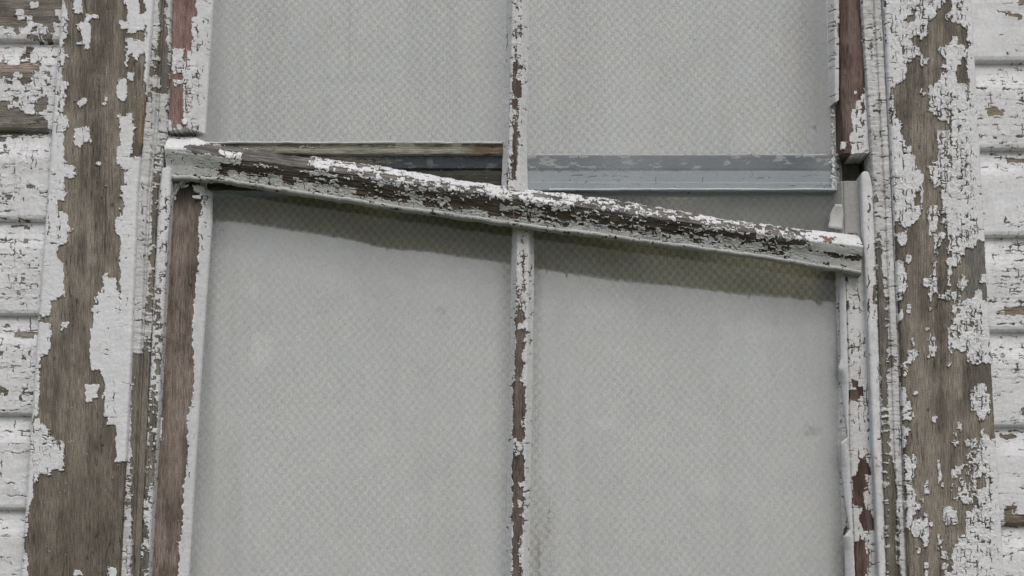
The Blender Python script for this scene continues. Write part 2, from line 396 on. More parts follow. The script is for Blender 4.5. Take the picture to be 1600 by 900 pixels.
# ------------------------------------------------------------------ the wall: two fields of siding beside the window
wall = thing('siding_wall', 'white horizontal board siding, paint cracked and peeling, on both sides of the window', 'wall')
def siding_paint(side):
    if side < 0:
        cov = Cov(.5, [('-100,-60 96,-60 92,18 88,40 50,36 30,44 0,45 -100,45', -1), ('27,12 38,12 38,30 27,32', .8), ('46,2 62,2 60,14 48,14', 1), ('40,20 52,22 50,38 40,38', .6),
            ('-100,158 12,158 14,170 30,172 32,178 55,180 58,155 74,152 74,197 80,206 -100,206', -1), ('28,150 56,150 54,178 32,176', .9), ('60,168 74,170 72,182 60,182', .9),
            ('-100,209 30,212 28,220 24,240 -100,244', -1), ('-100,98 64,95 62,106 44,112 -100,114', -.75), ('66,52 80,62', -1), ('36,112 50,128', -.7), ('-10,112 20,124', -.5),
            ('-10,305 24,312', -.4), ('26,517 50,530', -1), ('0,350 54,355', -.2), ('-10,608 6,616', -1), ('20,450 36,470', -.2),
            ('-10,660 40,790', 1), ('-10,800 40,900', .9), ('-10,215 80,260', .6), ('-10,500 20,512', .1)], 2)
        return Paint(cov, cell=(14, 11), rnd=.85, crack=.12, T=1.3, seed=3, grain='h', big=(90, 34), curl=.8, dirt=.13, chips=.6, along=.8, across=.55,
                     wood=((.13, .12, .10), (.27, .25, .22)), wfn=lambda u, v, c: lerpc(c, (.36, .29, .25), ss(90, 97, v)*ss(116, 110, v)*ss(70, 40, u)*.8))
    cov = Cov(.95, [('1540,170 1563,182', -1), ('1568,482 1640,494', -1), ('1570,790 1588,803', -1), ('1568,804 1640,822', -.5), ('1560,22 1600,28', -.6), ('1545,138 1600,142', -.2),
        ('1573,678 1592,684', -1), ('1594,636 1640,648', -1), ('1535,122 1600,133', .35), ('1575,245 1640,252', -.2), ('1588,-20 1640,10', -.3), ('1545,150 1640,155', .2)], 2)
    def ckf(u, v):
        k = np.interp(v, [0, 92, 105, 230, 300, 360, 480, 515, 560, 640, 660, 720, 900], [.25, .3, 1.2, 1.5, .25, 1.0, 1.1, .3, 1.2, 1, .8, .2, .7])
        return k*(.5+ss(1535, 1580, u)*.8)
    return Paint(cov, cell=(12, 6), rnd=.6, crack=.125, T=.9, seed=5, grain='h', big=(70, 14), curl=.4, dirt=.12, along=.9, across=.4, crackfn=ckf, chips=.35, wood=((.12, .11, .09), (.26, .22, .17)))

def siding(side):
    pt = siding_paint(side)
    if side < 0:
        laps = [-215, -73, 64, 204, 345, 493, 649, 797, 946, 1098]; u0, u1 = -480, 112; fine = (-14, 112); tiltv = .010
        endu = vline((0, 101), (300, 78), (600, 57), (900, 38))
    else:
        laps = [-185, -43, 97, 234, 370, 518, 667, 821, 974, 1130]; u0, u1 = 1508, 2080; fine = (1508, 1614); tiltv = .004
        endu = vline((0, 1512), (300, 1530), (600, 1547), (900, 1563))
    us = axis(u0, u1, .95, fine[0], fine[1], 12)
    rows = []; vv = []; dd = []
    for i in range(len(laps)-1):
        a, b = laps[i], laps[i+1]; h = b-a
        # section of one board: tucked under the one above, a hollow, then the flat face and a rounded bottom edge
        sec = [(0, .0078), (.02, .0078), (.06, .0074), (.13, .0062), (.20, .0040), (.25, .0018), (.29, .0005), (.34, 0), (.94, -.0002), (.975, .0008), (.993, .0026), (1.0, .0046)]
        t = np.array([q[0] for q in sec])*h; y = np.array([q[1] for q in sec])
        cum = np.r_[0, np.cumsum(np.hypot(np.diff(t), np.diff(y)/PX))]; m_ = int(cum[-1]/.95)
        if a > 930 or b < -30: m_ = int(cum[-1]/5)
        l = np.linspace(0, cum[-1], m_)
        vv.append(a+np.interp(l, cum, t)); dd.append(np.interp(l, cum, y)); rows.append(a+l*h/cum[-1])
    vv = np.concatenate(vv); dd = np.concatenate(dd)
    V, U = np.meshgrid(vv, us, indexing='ij'); D = np.broadcast_to(dd[:, None], V.shape)
    # fit the inner end to the casing's slanting edge
    e = endu(V)[0]
    if side < 0: U = np.minimum(U, e+12)
    else: U = np.maximum(U, e-2)
    V2 = V+tiltv*(U-(50 if side < 0 else 1570))
    H, mask, wc, pc = pt(U, V)
    lowf = fbm(U/180, V/60, 71 if side < 0 else 73)*.0011
    X, Z = unproj(U, V2, 0.0)
    Y = D-H+lowf
    me = grid_mesh('siding', X[::-1], Y[::-1], Z[::-1], dict(paint=mask[::-1], wood_tone=wc[::-1], paint_tone=pc[::-1], grain=np.stack([V*PX, U*PX, 0*U], -1)[::-1]))
    o = link('siding', me, M_WX, wall)
    o['label'] = 'siding boards left of the window, large bare grey wood patches at the top' if side < 0 else 'siding boards right of the window, mostly white with fine horizontal cracks'
    return o
siding(-1); siding(1)

# ------------------------------------------------------------------ the window frame
frame = thing('window_frame', 'outer window frame of wide peeling white casings and narrow stops around the sashes', 'window frame')
cl_l = vline((0, 97), (300, 74), (600, 53), (900, 33)); cl_r = vline((0, 239), (130, 229), (300, 214), (600, 202), (900, 187))
cov_cl = Cov(-1, [
  ('80,-120 100,-120 100,0 106,20 103,40 108,60 97,75 106,90 94,105 100,140 104,150 99,175 107,190 99,215 101,245 95,255 122,260 121,274 100,282 104,305 99,312 86,318 90,328 108,335 110,360 107,378 92,388 88,400 97,412 100,440 97,460 80,474 80,492 66,496 66,504 77,507 79,545 66,560 62,600 58,650 20,650 20,520', 1),
  ('40,654 62,655 75,668 78,680 87,688 102,690 99,705 96,735 80,736 66,744 58,746 51,770 46,800 43,835 30,835', 1), ('30,858 41,860 45,880 40,920 20,1000', .9),
  ('112,-20 127,-5 125,12 120,23 113,20', 1), ('119,37 136,34 143,44 145,52 139,66 146,84 134,82 134,68 120,70 130,56', 1), ('145,20 152,30', 1), ('134,22 141,30', 1), ('99,127 109,141', 1),
  ('122,160 132,151 138,158 134,164 124,172', 1), ('118,199 136,197 142,210 138,220 124,231 112,222', 1),
  ('197,-120 218,-120 218,30 212,55 197,54 199,20 193,0', 1), ('191,34 198,42', 1), ('217,20 224,46', 1), ('196,60 224,62 225,86 214,90 202,86 201,105 194,106', 1),
  ('226,-120 262,-120 260,0 258,60 245,110 226,110 230,60', 1), ('225,110 245,110 240,160 222,140', .8), ('186,122 197,120 199,140 194,162 184,155 182,140', 1), ('200,115 207,115 212,127 202,128', 1),
  ('160,155 167,165', 1), ('184,177 191,185', 1), ('190,180 204,176 214,198 207,206 206,238 198,262 184,258 180,240 190,222', 1), ('197,258 208,246 222,243 240,240 240,300 193,310 194,268', 1),
  ('150,252 158,259', 1), ('163,290 168,296', 1), ('194,300 240,300 215,420 215,520 210,600 207,700 193,733 178,716 179,692 183,668 170,664 163,640 158,622 165,600 159,592 158,580 145,575 139,560 142,530 147,500 148,460 158,457 160,433 182,433 188,480 190,478 187,425 190,385 187,368 178,364 178,340 192,338', 1),
  ('183,436 187,436 191,478 188,490', -1), ('134,598 152,602 150,618 139,630 134,626', 1), ('95,503 106,518', 1), ('172,885 184,888 182,930 172,930', 1), ('114,890 126,899', 1), ('188,720 240,720 240,1200 185,1200 187,900', -.5)], 1)
def knots(u, v, c, L_):
    for x, y, r, col in L_: c = lerpc(c, col, ss(1.2, .3, np.hypot((u-x)/r, (v-y)/(r*1.5))+.4*fbm(u/3, v/5, 7))*.85)
    return c
def cl_wood(u, v, c):
    c = knots(u, v, c, [(75, 651, 5, (.30, .25, .18)), (163, 829, 3.5, (.05, .045, .035)), (180, 740, 5, (.30, .24, .16)), (120, 470, 4, (.07, .06, .05)), (85, 560, 3, (.08, .07, .06)), (130, 60, 3, (.08, .07, .06)), (175, 320, 3, (.07, .06, .05))])
    c = lerpc(c, (.125, .11, .085), ss(560, 900, v+60*fbm(u/30, v/90, 9))*.6)
    c = lerpc(c, (.27, .20, .12), ss(.35, .8, fbm(u/25, v/60, 12)*.6+.75*ss(200, 222, u)*ss(280, 200, v)*ss(120, 180, v))*.55)
    return lerpc(c, (.09, .08, .065), ss(.2, .75, fbm(u/16, v/70, 15))*.5)
p_cl = Paint(cov_cl, cell=(9, 9), rnd=.6, crack=.06, T=1.6, seed=7, curl=.9, tilt=.12, chips=.8, big=(30, 45), wood=((.125, .112, .092), (.275, .245, .205)), wfn=cl_wood, dirt=.08,
             crackfn=lambda u, v: .35+1.6*ss(655, 670, v)*ss(750, 740, v)*ss(110, 100, u)+.8*ss(110, 102, u), wave=.15)
o = strip('casing', frame, cl_l, cl_r, TOP, BOT, FRONT, [(0, .030), (0, .004), (.012, .001), (.03, 0), (.97, 0), (.99, .001), (1, .004), (1, .05)], p_cl, bow=.0008)
o['label'] = 'left casing, mostly bare brown wood with white paint along its edges'
cr_l = vline((0, 1382), (300, 1397), (600, 1410), (900, 1420)); cr_r = vline((0, 1518), (300, 1535), (600, 1552), (900, 1569))
def z(ox, oy, txt): return ' '.join('%.1f,%.1f' % (ox+float(a.split(',')[0])/3, oy+float(a.split(',')[1])/3) for a in txt.split())
zz = [(0, '597,15 622,70 600,68', -1), (0, '640,72 662,118', -1), (0, '668,48 696,96', -1), (0, '755,-300 785,-300 775,20 752,20', -1),
  (0, '745,120 800,55 822,12 858,14 860,50 832,70 838,92 900,115 935,140 938,232 912,212 870,180 838,205 800,240 832,285 812,312 806,372 762,400 750,430 758,520 802,560 862,600 830,612 790,618 796,660 804,770 778,762 742,782 766,850 782,905 732,905 730,812 700,790 668,700 640,660 616,622 632,572 590,540 584,420 602,400 640,372 655,310 690,270 738,312 745,290 700,225 665,180 682,158 720,190 745,160', -1),
  (0, '880,322 915,270 935,300 937,392 890,386', -1), (0, '820,660 886,668 872,732 842,728', -1), (0, '812,520 852,548', -1), (0, '770,320 845,325 840,345 770,345', -.6), (0, '655,400 690,460', -1), (0, '710,400 740,450', .3),
  (0, '560,0 600,0 640,300 590,380 560,400', .9), (0, '760,400 850,400 940,560 900,900 790,900 800,640 860,600 800,560', .55),
  (300, '690,0 712,0 712,45 690,60', -.8), (300, '735,-20 815,-20 822,80 770,60 740,85 752,200 785,200 800,120 832,160 850,230 865,340 880,375 900,300 1025,205 1032,500 1045,520 868,480 872,600 838,650 850,740 905,742 960,790 1058,800 1062,905 600,905 598,130 640,170 690,140 715,100', -1),
  (300, '768,90 832,110 836,170 800,300 790,440 770,460 752,420 780,330', .05), (300, '728,400 782,400 806,440 770,512 742,522 752,470 724,430', .45), (300, '836,240 862,260 858,450 840,440', .5),
  (300, '598,190 652,195 648,250 630,255 612,240', 1), (300, '600,330 634,325 655,400 655,440 632,500 604,512', 1), (300, '604,555 634,552 645,575 620,615 606,610', 1), (300, '648,530 672,570', 1), (300, '642,292 682,300 662,336 646,330', 1),
  (300, '620,795 655,798 662,858 632,866', 1), (300, '650,745 690,740 708,775 680,806 658,790', 1), (300, '760,678 782,775', 1), (300, '668,685 684,730', 1), (300, '728,540 774,556', .9), (300, '734,636 756,650', 1), (300, '806,606 822,618', 1), (300, '790,460 856,460 856,520 830,500 795,495', .5),
  (300, '862,480 900,500 940,500 1000,540 1042,510 1050,740 1040,800 1000,790 975,760 900,745 872,640', .6), (300, '905,395 940,400 935,470 880,465 880,410', .2), (300, '985,390 1028,392 1024,430 990,425', 1), (300, '960,465 1008,462 1004,500 970,505', 1), (300, '920,785 1050,760 1055,800 960,815', .5), (300, '850,640 878,640 870,760 845,740', .3), (300, '838,800 858,820', 1), (300, '1000,895 1030,920', 1),
  (600, '600,-10 1075,-10 1075,300 1000,205 990,300 960,380 990,440 980,560 920,600 920,700 880,710 860,870 700,1500 600,1500', -1),
  (600, '622,15 645,20 668,80 672,130 684,150 662,172 640,165', 1), (600, '632,205 668,208 665,235 652,255 655,298 634,300', 1), (600, '638,335 692,340 698,375 680,410 692,440 648,452', 1),
  (600, '644,455 690,500 690,550 712,560 720,590 748,615 750,762 722,722 670,702 650,660', 1), (600, '675,630 730,570 745,575 720,620 690,650', -.8),
  (600, '945,30 1000,-5 1028,10 1036,110 1012,168 990,160 970,125 948,122', 1), (600, '852,388 890,388 930,330 990,300 985,440 960,560 900,560 866,550', .12), (600, '818,568 858,575 885,590 892,662 850,665 820,660', .8),
  (600, '790,358 806,360 822,482 800,480', .9), (600, '724,473 748,472 758,514 734,516', 1), (600, '708,538 734,556', 1), (600, '790,712 820,715 815,790 845,800 845,828 812,822', .8), (600, '735,840 756,900', .9), (600, '818,850 850,848 850,930 818,930', .8), (600, '770,160 800,190', 1),
  (600, '865,265 892,302', 1), (600, '865,225 885,250', 1), (600, '748,648 770,664', 1), (600, '700,765 716,795', 1), (600, '680,0 698,50', .7), (600, '890,180 905,225', .7), (600, '920,255 985,250 985,300 920,300', .25), (600, '1000,420 1030,430 1020,500 985,480', -.8), (600, '910,385 935,440', -.6)]
cov_cr = Cov(1, [(z(1200, oy, t), val) for oy, t, val in zz]+[('1400,912 1500,912 1505,1300 1405,1300', -.6)], 1)
def cr_wood(u, v, c):
    c = knots(u, v, c, [(1526, 587, 5, (.33, .24, .15)), (1535, 401, 5, (.28, .21, .13)), (1470, 300, 3, (.07, .06, .05)), (1450, 640, 3, (.07, .06, .05)), (1440, 780, 4, (.26, .24, .16))])
    c = lerpc(c, (.17, .165, .155), ss(1500, 1525, u)*ss(360, 380, v)*ss(480, 450, v)*.8)
    c = lerpc(c, (.085, .08, .07), ss(1500, 1520, u)*ss(560, 580, v)*ss(640, 600, v)*.7)
    return lerpc(c, (.30, .23, .14), ss(.6, .9, fbm(u/12, v/16, 19))*.5)
p_cr = Paint(cov_cr, cell=(6.5, 10), rnd=.95, crack=.2, T=1.5, along=1.2, across=.7, seed=11, curl=1.0, tilt=.12, chips=.8, big=(15, 60), wood=((.130, .116, .096), (.275, .245, .205)), wfn=cr_wood, dirt=.08,
             crackfn=lambda u, v: (.5+.9*ss(1400, 1440, u))*(1-.85*ss(1500+v*.055, 1512+v*.055, u)))
o = strip('casing', frame, cr_l, cr_r, TOP, BOT, FRONT, [(0, .05), (0, .004), (.01, .001), (.03, 0), (.965, 0), (.985, .001), (1, .005), (1, .030)], p_cr, bow=.0008)
o['label'] = 'right casing, densely cracked white paint round a brown bare streak'

# narrow stops between casing and sash
bl_l = vline((0, 240), (130, 230), (300, 215), (600, 203), (900, 188)); bl_r = vline((0, 267), (200, 260), (300, 247), (600, 233), (900, 219))
cov_bl = Cov(.1, [('238,-120 250,-120 244,60 236,120 238,-120', .9), ('250,-120 258,-120 256,60 248,110 246,60', -1), ('256,-120 272,-120 268,60 262,60 256,40', .9), ('248,60 262,60 258,140 240,160', -.7), ('240,118 250,118 248,138 238,138', 1),
   ('238,145 262,145 256,225 238,225', .7), ('222,190 240,190 240,330 214,330', .85), ('239,230 252,230 248,330 238,330', -.1), ('212,330 234,330 228,470 210,470', .7), ('234,330 246,330 240,480 230,480', -.5),
   ('209,480 226,480 222,552 209,555', .8), ('200,556 236,556 230,640 200,640', -.7), ('201,560 212,560 208,900 190,900', .15), ('212,640 236,640 222,900 204,900', -1), ('186,840 202,800 200,930 184,930', .8)], 1)
p_bl = Paint(cov_bl, cell=(13, 6), rnd=.6, crack=.06, T=.9, seed=13, curl=.5, tilt=.08, chips=.5, big=(20, 40), wood=((.14, .13, .11), (.23, .21, .175)), dirt=.22, paint=(.66, .67, .68), wave=.6)
o = strip('stop_moulding', frame, bl_l, bl_r, TOP, BOT, FRONT+.007, [(0, .03), (0, .003), (.06, 0), (.42, .0005), (.5, .0045), (.58, .0045), (.66, .001), (.94, .001), (1, .004), (1, .05)], p_bl)
br_l = vline((0, 1346), (300, 1366), (600, 1376), (900, 1386)); br_r = vline((0, 1381), (300, 1396), (600, 1409), (900, 1419.5))
cov_br = Cov(.9, [('1358,60 1364,60 1367,170 1362,170', -.5), ('1362,180 1369,180 1371,300 1366,300', -.4), ('1366,300 1373,300 1379,440 1384,560 1388,640 1396,720 1404,790 1408,900 1412,1200 1378,1200 1378,640 1374,500', -.75), ('1388,555 1396,575', -.9), ('1383,500 1388,540', .2)], 1)
p_br = Paint(cov_br, cell=(18, 4.6), along=.25, rnd=.6, crack=.085, T=.9, seed=17, curl=.5, tilt=.08, chips=.3, big=(26, 60), wood=((.13, .12, .10), (.21, .195, .165)), dirt=.2, paint=(.68, .685, .69), wave=.7)
o = strip('stop_moulding', frame, br_l, br_r, TOP, BOT, FRONT+.007, [(0, .05), (0, .004), (.05, .001), (.40, 0), (.46, .003), (.54, .003), (.6, 0), (.84, .0), (.88, .003), (.94, .003), (.96, .001), (1, .001), (1, .03)], p_br)

# round-nosed stop beads, broken off level with the fallen rail
p_bd = Paint(Cov(.9, [('255,330 262,420', .3), ('240,450 250,600', -.05), ('228,600 246,760', -.25), ('214,700 232,960', -.1)], 2), cell=(7, 6), rnd=.8, crack=.10, T=.8, seed=19, curl=.5, chips=.45, big=(10, 40), wood=((.12, .11, .095), (.24, .22, .19)), dirt=.12, crackfn=lambda u, v: ss(255, 320, v)*1.2+.1)
o = strip('stop_bead', frame, vline((262, 253), (300, 248), (600, 234), (900, 218)), vline((262, 266), (300, 265), (600, 248), (900, 230)), 262, BOT, -.010,
      [(0, .03), (0, .003), (.15, .0005), (.35, 0), (.65, 0), (.85, .0005), (1, .003), (1, .045)], p_bd, cap0=.03)
o['label'] = 'left stop bead, cracked white paint, cut off square at the top'
p_bd2 = Paint(Cov(.9, [('1362,350 1370,500', .0), ('1372,560 1382,800', .2), ('1346,300 1352,420', .3), ('1384,800 1392,960', .0)], 2), cell=(7, 14), rnd=.3, crack=.10, T=.7, seed=23, curl=.3, chips=.3, big=(40, 90), dirt=.16, crackfn=lambda u, v: .25+ss(1360, 1368, u-(v-300)*.035))
def rnd_end(S, T): return 0*S, np.where(S < 274, (np.abs(T.clip(0, 1)-.5)*2)**3*3.5*(274-S)/6*1., 0)
o = strip('stop_bead', frame, vline((268, 1346), (300, 1347.5), (600, 1361), (900, 1374)), vline((268, 1358), (300, 1367), (600, 1378), (900, 1387)), 268, BOT, -.003,
      [(0, .045), (0, .0022), (.08, .0008), (.2, .0), (.5, -.0002), (.8, 0), (.92, .0008), (1, .0024), (1, .03)], p_bd2, cap0=.03, ends=rnd_end)
o['label'] = 'right stop bead, smooth white and rounded at the top'

# jamb: the dark recess the sashes run in
def quadstrip(name, parent, m, pts, nr=12, depth=None):
    """plain grid sheet through four world corners"""
    p = np.array(pts, float); s, t = np.meshgrid(np.linspace(0, 1, nr), np.linspace(0, 1, nr), indexing='ij')
    P = p[0]*(1-s)[..., None]*(1-t)[..., None]+p[1]*(1-s)[..., None]*t[..., None]+p[2]*s[..., None]*t[..., None]+p[3]*s[..., None]*(1-t)[..., None]
    return link(name, grid_mesh(name, P[..., 0], P[..., 1], P[..., 2], {}), m, parent)
def wp(u, v, y0, y): x, zz_ = unproj(u, v, y0); return (x, y, zz_)
m_jamb = plain('old_grey_jamb_wood', (.12, .115, .10), .95, .35, 90)
for ul, ur, sgn in (((276, 224), (262, 206), -1), ((1338, 1378), (1352, 1394), 1)):
    pass
def box_mesh(name, parent, m, lo, hi):
    (x0, y0, z0), (x1, y1, z1) = lo, hi
    v = [(x, y, zq) for x in (x0, x1) for y in (y0, y1) for zq in (z0, z1)]
    f = [(0, 1, 3, 2), (4, 6, 7, 5), (0, 4, 5, 1), (2, 3, 7, 6), (0, 2, 6, 4), (1, 5, 7, 3)]
    me = bpy.data.meshes.new(name); me.from_pydata(v, [], f); me.update(); return link(name, me, m, parent, False)
xl, _ = unproj(240, 450, 0); xr, _ = unproj(1366, 450, 0); _, zt = unproj(800, TOP, .0); _, zb = unproj(800, BOT, .0)
box_mesh('jamb', frame, m_jamb, (xl-.03, .030, zb), (xl-.002, .16, zt)); box_mesh('jamb', frame, m_jamb, (xr+.002, .030, zb), (xr+.03, .16, zt))
xpl, _ = unproj(300, 450, .06); xpr, _ = unproj(1330, 450, .06)
box_mesh('parting_strip', frame, m_jamb, (unproj(1312, 450, .05)[0], .044, zb), (xr-.001, .056, zt)); box_mesh('parting_strip', frame, m_jamb, (xl+.001, .044, zb), (unproj(272, 450, .08)[0], .056, zt))

# ------------------------------------------------------------------ glass
def pane(parent, A, B, v0, v1, y, dust_shade_fn, label=None, bottom=None):
    vs_ = np.arange(v0, v1+2, 2.5); ts = np.linspace(0, 1, 230)
    S, T = np.meshgrid(vs_, ts, indexing='ij'); U = A(S)[0]*(1-T)+B(S)[0]*T; V = S.copy()
    if bottom is not None: V = np.minimum(V, bottom(U))
    X, Z = unproj(U, V, y); Y = y+.0006*fbm(U/160, V/160, 3)
    D = dust_shade_fn(U, V)
    n_, m_ = X.shape
    me = grid_mesh('glass_pane', X, Y, Z, dict(dust_and_shade=D))
    o = link('glass_pane', me, M_GL, parent)
    if label: o['label'] = label
    return o
def smudge(U, V, sd, base):
    d = base+.05*fbm(U/90, V/260, sd)+.035*fbm(U/40, V/40, sd+1)+.02*fbm(U/9, V/9, sd+2)
    return d
def spot(U, V, x, y, rx, ry, a, sd=1):
    r = np.hypot((U-x)/rx, (V-y)/ry)+.35*fbm(U/7, V/7, sd); return a*ss(1.15, .35, r)
def dust_shade_up(U, V):
    d = smudge(U, V, 40, .38)-.14*ss(236, 243, V)*(U > 800)
    d = d-.10*ss(4.5, 1, np.abs(U-546-1.2*fbm(V/30, V*0, 6)))*ss(150, 100, V)-.07*ss(6, 2, np.abs(V-124))*ss(70, 20, np.abs(U-560))  # thin crease shadows of the curtain, painted in by thinning the film
    d = d-.07*ss(60, 0, np.abs(U-412-V*.03))-.11*ss(80, 0, np.abs(U-1250))-.05*ss(60, 0, np.abs(U-690))-.04*ss(60, 0, np.abs(U-905))-.05*ss(25, 0, U-325)  # soft shading of the folds and left edge, painted in as thinner film
    for a in ((510, 158, 9, 7, -.07), (1073, 147, 7, 3, -.2), (1072, 138, 6, 6, .08), (1108, 6, 4, 7, -.12), (1086, 60, 3, 4, -.15), (1178, 58, 2.5, 2.5, -.2), (1273, 200, 3, 5, -.25), (1032, 230, 4, 5, -.12), (517, 36, 2, 12, -.18), (1108, 53, 2.5, 3, -.15), (853, 173, 2, 2, -.2)): d = d+spot(U, V, *a)
    return d
def band_line(U): return np.interp(U, [300, 325, 400, 480, 600, 700, 800, 835, 950, 1050, 1150, 1250, 1310], [340, 345, 350, 363, 386, 398, 412, 420, 437, 446, 460, 468, 473])
def rag_line(U): return 1.5*fbm(U/5, U*0, 61, 3)+2*fbm(U/45, U*0, 62)+6*ss(.6, .9, fbm(U/5, U*0+4, 63, 2))+6*ss(8, 2, np.abs(U-1280))
def dust_shade_low(U, V):
    # rail used to sit higher: a band below it has stayed clean, its lower edge ragged
    ln = band_line(U)
    rag = rag_line(U)
    eL = ll_r(V)[0]; film = smudge(U, V, 50, .48)-.20*ss(42, 0, np.where(U < 808, np.minimum(U-eL, (800-U)*1.3), np.minimum((U-834)*2.2, (1312-U)*1.8)).clip(0, 99))  # film thinned along the pane edges to paint in the shade there
    film = film-.10*ss(60, 0, V-ln)*1
    top = .045+.03*np.clip(fbm(U/40, V/14, 65), -1, 1)
    abv = ss(330, 300, V-(U-850)*.155)*ss(840, 860, U)          # the corner above the rail
    top = top+.14*abv
    k = ss(-1.5, 2.5, V-ln-rag)
    d = top*(1-k)+film*k
    for a in ((1267, 673, 18, 11, -.16), (945, 660, 18, 13, .10), (410, 545, 24, 32, .12), (690, 485, 9, 8, -.14), (395, 455, 12, 20, .07), (600, 720, 26, 14, -.05), (1105, 760, 30, 22, .06), (1248, 715, 6, 6, -.04), (1068, 842, 8, 6, -.12), (1212, 505, 5, 4, -.10), (853, 800, 20, 60, -.13), (850, 880, 25, 60, -.13)): d = d+spot(U, V, *a)
    d = d-.42*ss(2.2, .6, np.abs(U-858-(V-780)*-.03))*ss(778, 784, V)*ss(842, 838, V)*(vn(V/3, V*0, 5) > .35)-.42*ss(2.2, .6, np.abs(U-842+(V-840)*.02))*ss(838, 845, V)*(vn(V/3, V*0, 8) > .4)
    return d

# ------------------------------------------------------------------ upper sash
upper = thing('upper_sash', 'upper window sash with red-brown and white stiles and two dusty panes of glass', 'window sash')
YU = .000
ul_l = vline((0, 269), (205, 261)); ul_r = vline((0, 329), (205, 317))
cov = Cov(.95, [('262,-120 312,-120 308,0 305,22 298,30 303,60 298,75 293,88 286,102 287,160 289,198 256,202 262,120', -1), ('268,78 284,76 285,108 276,116 268,112', .8), ('270,124 286,126 284,136 272,137', .7), ('256,190 270,188 270,205 256,205', .6), ('255,140 264,170', .3)], 1)
p = Paint(cov, cell=(7.5, 8), rnd=.75, crack=.2, T=1.0, seed=29, curl=.9, chips=.4, big=(22, 40), wood=((.18, .11, .095), (.31, .215, .195)), dirt=.12, crackfn=lambda u, v: .3+2.6*ss(60, 90, v)*ss(314, 306, u))
o = strip('stile', upper, ul_l, ul_r, TOP, 203, YU, [(0, .03), (0, .002), (.03, 0), (.62, 0), (.72, .003), (.97, .013), (1, .016)], p, cap1=.03, ends=lambda S, T: (0*S, np.where(S > 195, 2.5*fbm(T*7, T*0, 8)*(S-195)/8, 0)))
o['label'] = 'left stile of the upper sash, bare reddish wood and white putty edge'
ur_l = vline((0, 1312), (240, 1315)); ur_r = vline((0, 1347), (240, 1359))
cov = Cov(-1, [('1346,-120 1352,-120 1350,60 1346,70', .4), ('1362,135 1352,145 1343,150 1340,160 1336,172 1330,176 1330,186 1332,200 1328,215 1331,245 1370,245 1370,135', .95), ('1316,220 1322,232', 1), ('1334,142 1342,148', 1), ('1344,160 1350,176', -.8), ('1345,185 1350,200', -.8)], 1)
p = Paint(cov, cell=(6, 10), rnd=.6, crack=.09, T=1.0, seed=31, curl=.8, chips=.4, big=(16, 40), wood=((.075, .052, .047), (.19, .135, .12)), dirt=.12,
          wfn=lambda u, v, c: lerpc(c, (.24, .21, .19), ss(.0, .6, fbm(u/12, v/28, 6))*.5*ss(30, 110, v)))
o = strip('stile', upper, ur_l, ur_r, TOP, 240, YU, [(0, .045), (0, .002), (.04, 0), (.96, 0), (1, .002), (1, .03)], p, cap1=.045, ends=lambda S, T: (0*S, np.where(S > 230, 3*fbm(T*5, T*0, 4)*(S-230)/10-2*T*(S-230)/10, 0)))
o['label'] = 'right stile of the upper sash, dark red-brown wood, broken off at the bottom'
p_pt = Paint(Cov(.95, [('1309,20 1313,60', -.2)], 1), cell=(9, 10), rnd=.4, crack=.08, T=.8, seed=33, curl=.8, chips=.4, big=(20, 28), paint=(.64, .65, .66), dirt=.1)
o = strip('putty', upper, vline((0, 1294), (163, 1299)), vline((0, 1312), (163, 1311)), TOP, 163, YU+.003, [(0, .012), (.35, .004), (.55, 0), (.92, 0), (1, .004), (1, .02)], p_pt, cap1=.014, ends=lambda S, T: (0*S, np.where(S > 155, -7*T.clip(0, 1)*(S-155)/8, 0)))
o['label'] = 'strip of white putty along the right pane, broken off square'
def muntin(parent, Lf, Rf, s0, s1, y0, cov, seed, l0, l1, caps=True):
    p = Paint(cov, cell=(5, 6), rnd=.9, crack=.15, T=1.1, seed=seed, curl=.6, chips=.5, big=(12, 24), wood=((.10, .075, .065), (.20, .16, .145)), dirt=.1, paint=(.70, .71, .72),
              crackfn=lambda u, v: ss(.0, .12, (u-Lf(v)[0])/33-l0+.06)*ss(l1+.06, l1-.04, (u-Lf(v)[0])/33)+.12)
    o = strip('muntin', parent, Lf, Rf, s0, s1, y0, [(0, .013), (.06, .010), (l0-.03, .0012), (l0, 0), (l1, 0), (l1+.04, .0012), (.92, .009), (1, .013)], p, cap0=.014, cap1=.014)
    return o
cov = Cov(.9, [('806,10 812,14', -1), ('801,93 815,93 815,106 808,108 806,124 814,126 815,150 803,152 801,110', -.9), ('808,96 813,104', 1), ('800,155 808,155 811,172 801,170', -.9), ('802,195 810,193 812,210 801,212', -.6), ('801,210 812,208 811,240 800,242', -.8), ('806,214 810,230', .2), ('798,242 808,242 806,280 798,280', -.75), ('811,240 815,244 822,254', -.6), ('819,95 822,130', .2), ('818,130 820,210', .2), ('803,55 808,95', .3)], 1)
m1 = muntin(upper, vline((0, 793), (150, 789), (240, 786), (268, 784.5), (300, 783.5)), vline((0, 826.5), (200, 823), (255, 823), (300, 825)), TOP, 298, YU+.001, cov, 37, .26, .68)
pane(upper, vline((0, 316), (222, 306)), vline((0, 806), (222, 800)), TOP, 223, YU+.0135, dust_shade_up, 'upper left pane, dusty, its foot just above the fallen rail', bottom=lambda U: 222.6-(U-400)*.0005+.5*fbm(U/40, U*0, 2))
pane(upper, vline((0, 806), (298, 800)), vline((0, 1301), (298, 1308)), TOP, 297, YU+.0135, dust_shade_up, 'upper right pane, dusty, hanging lower than the left one')
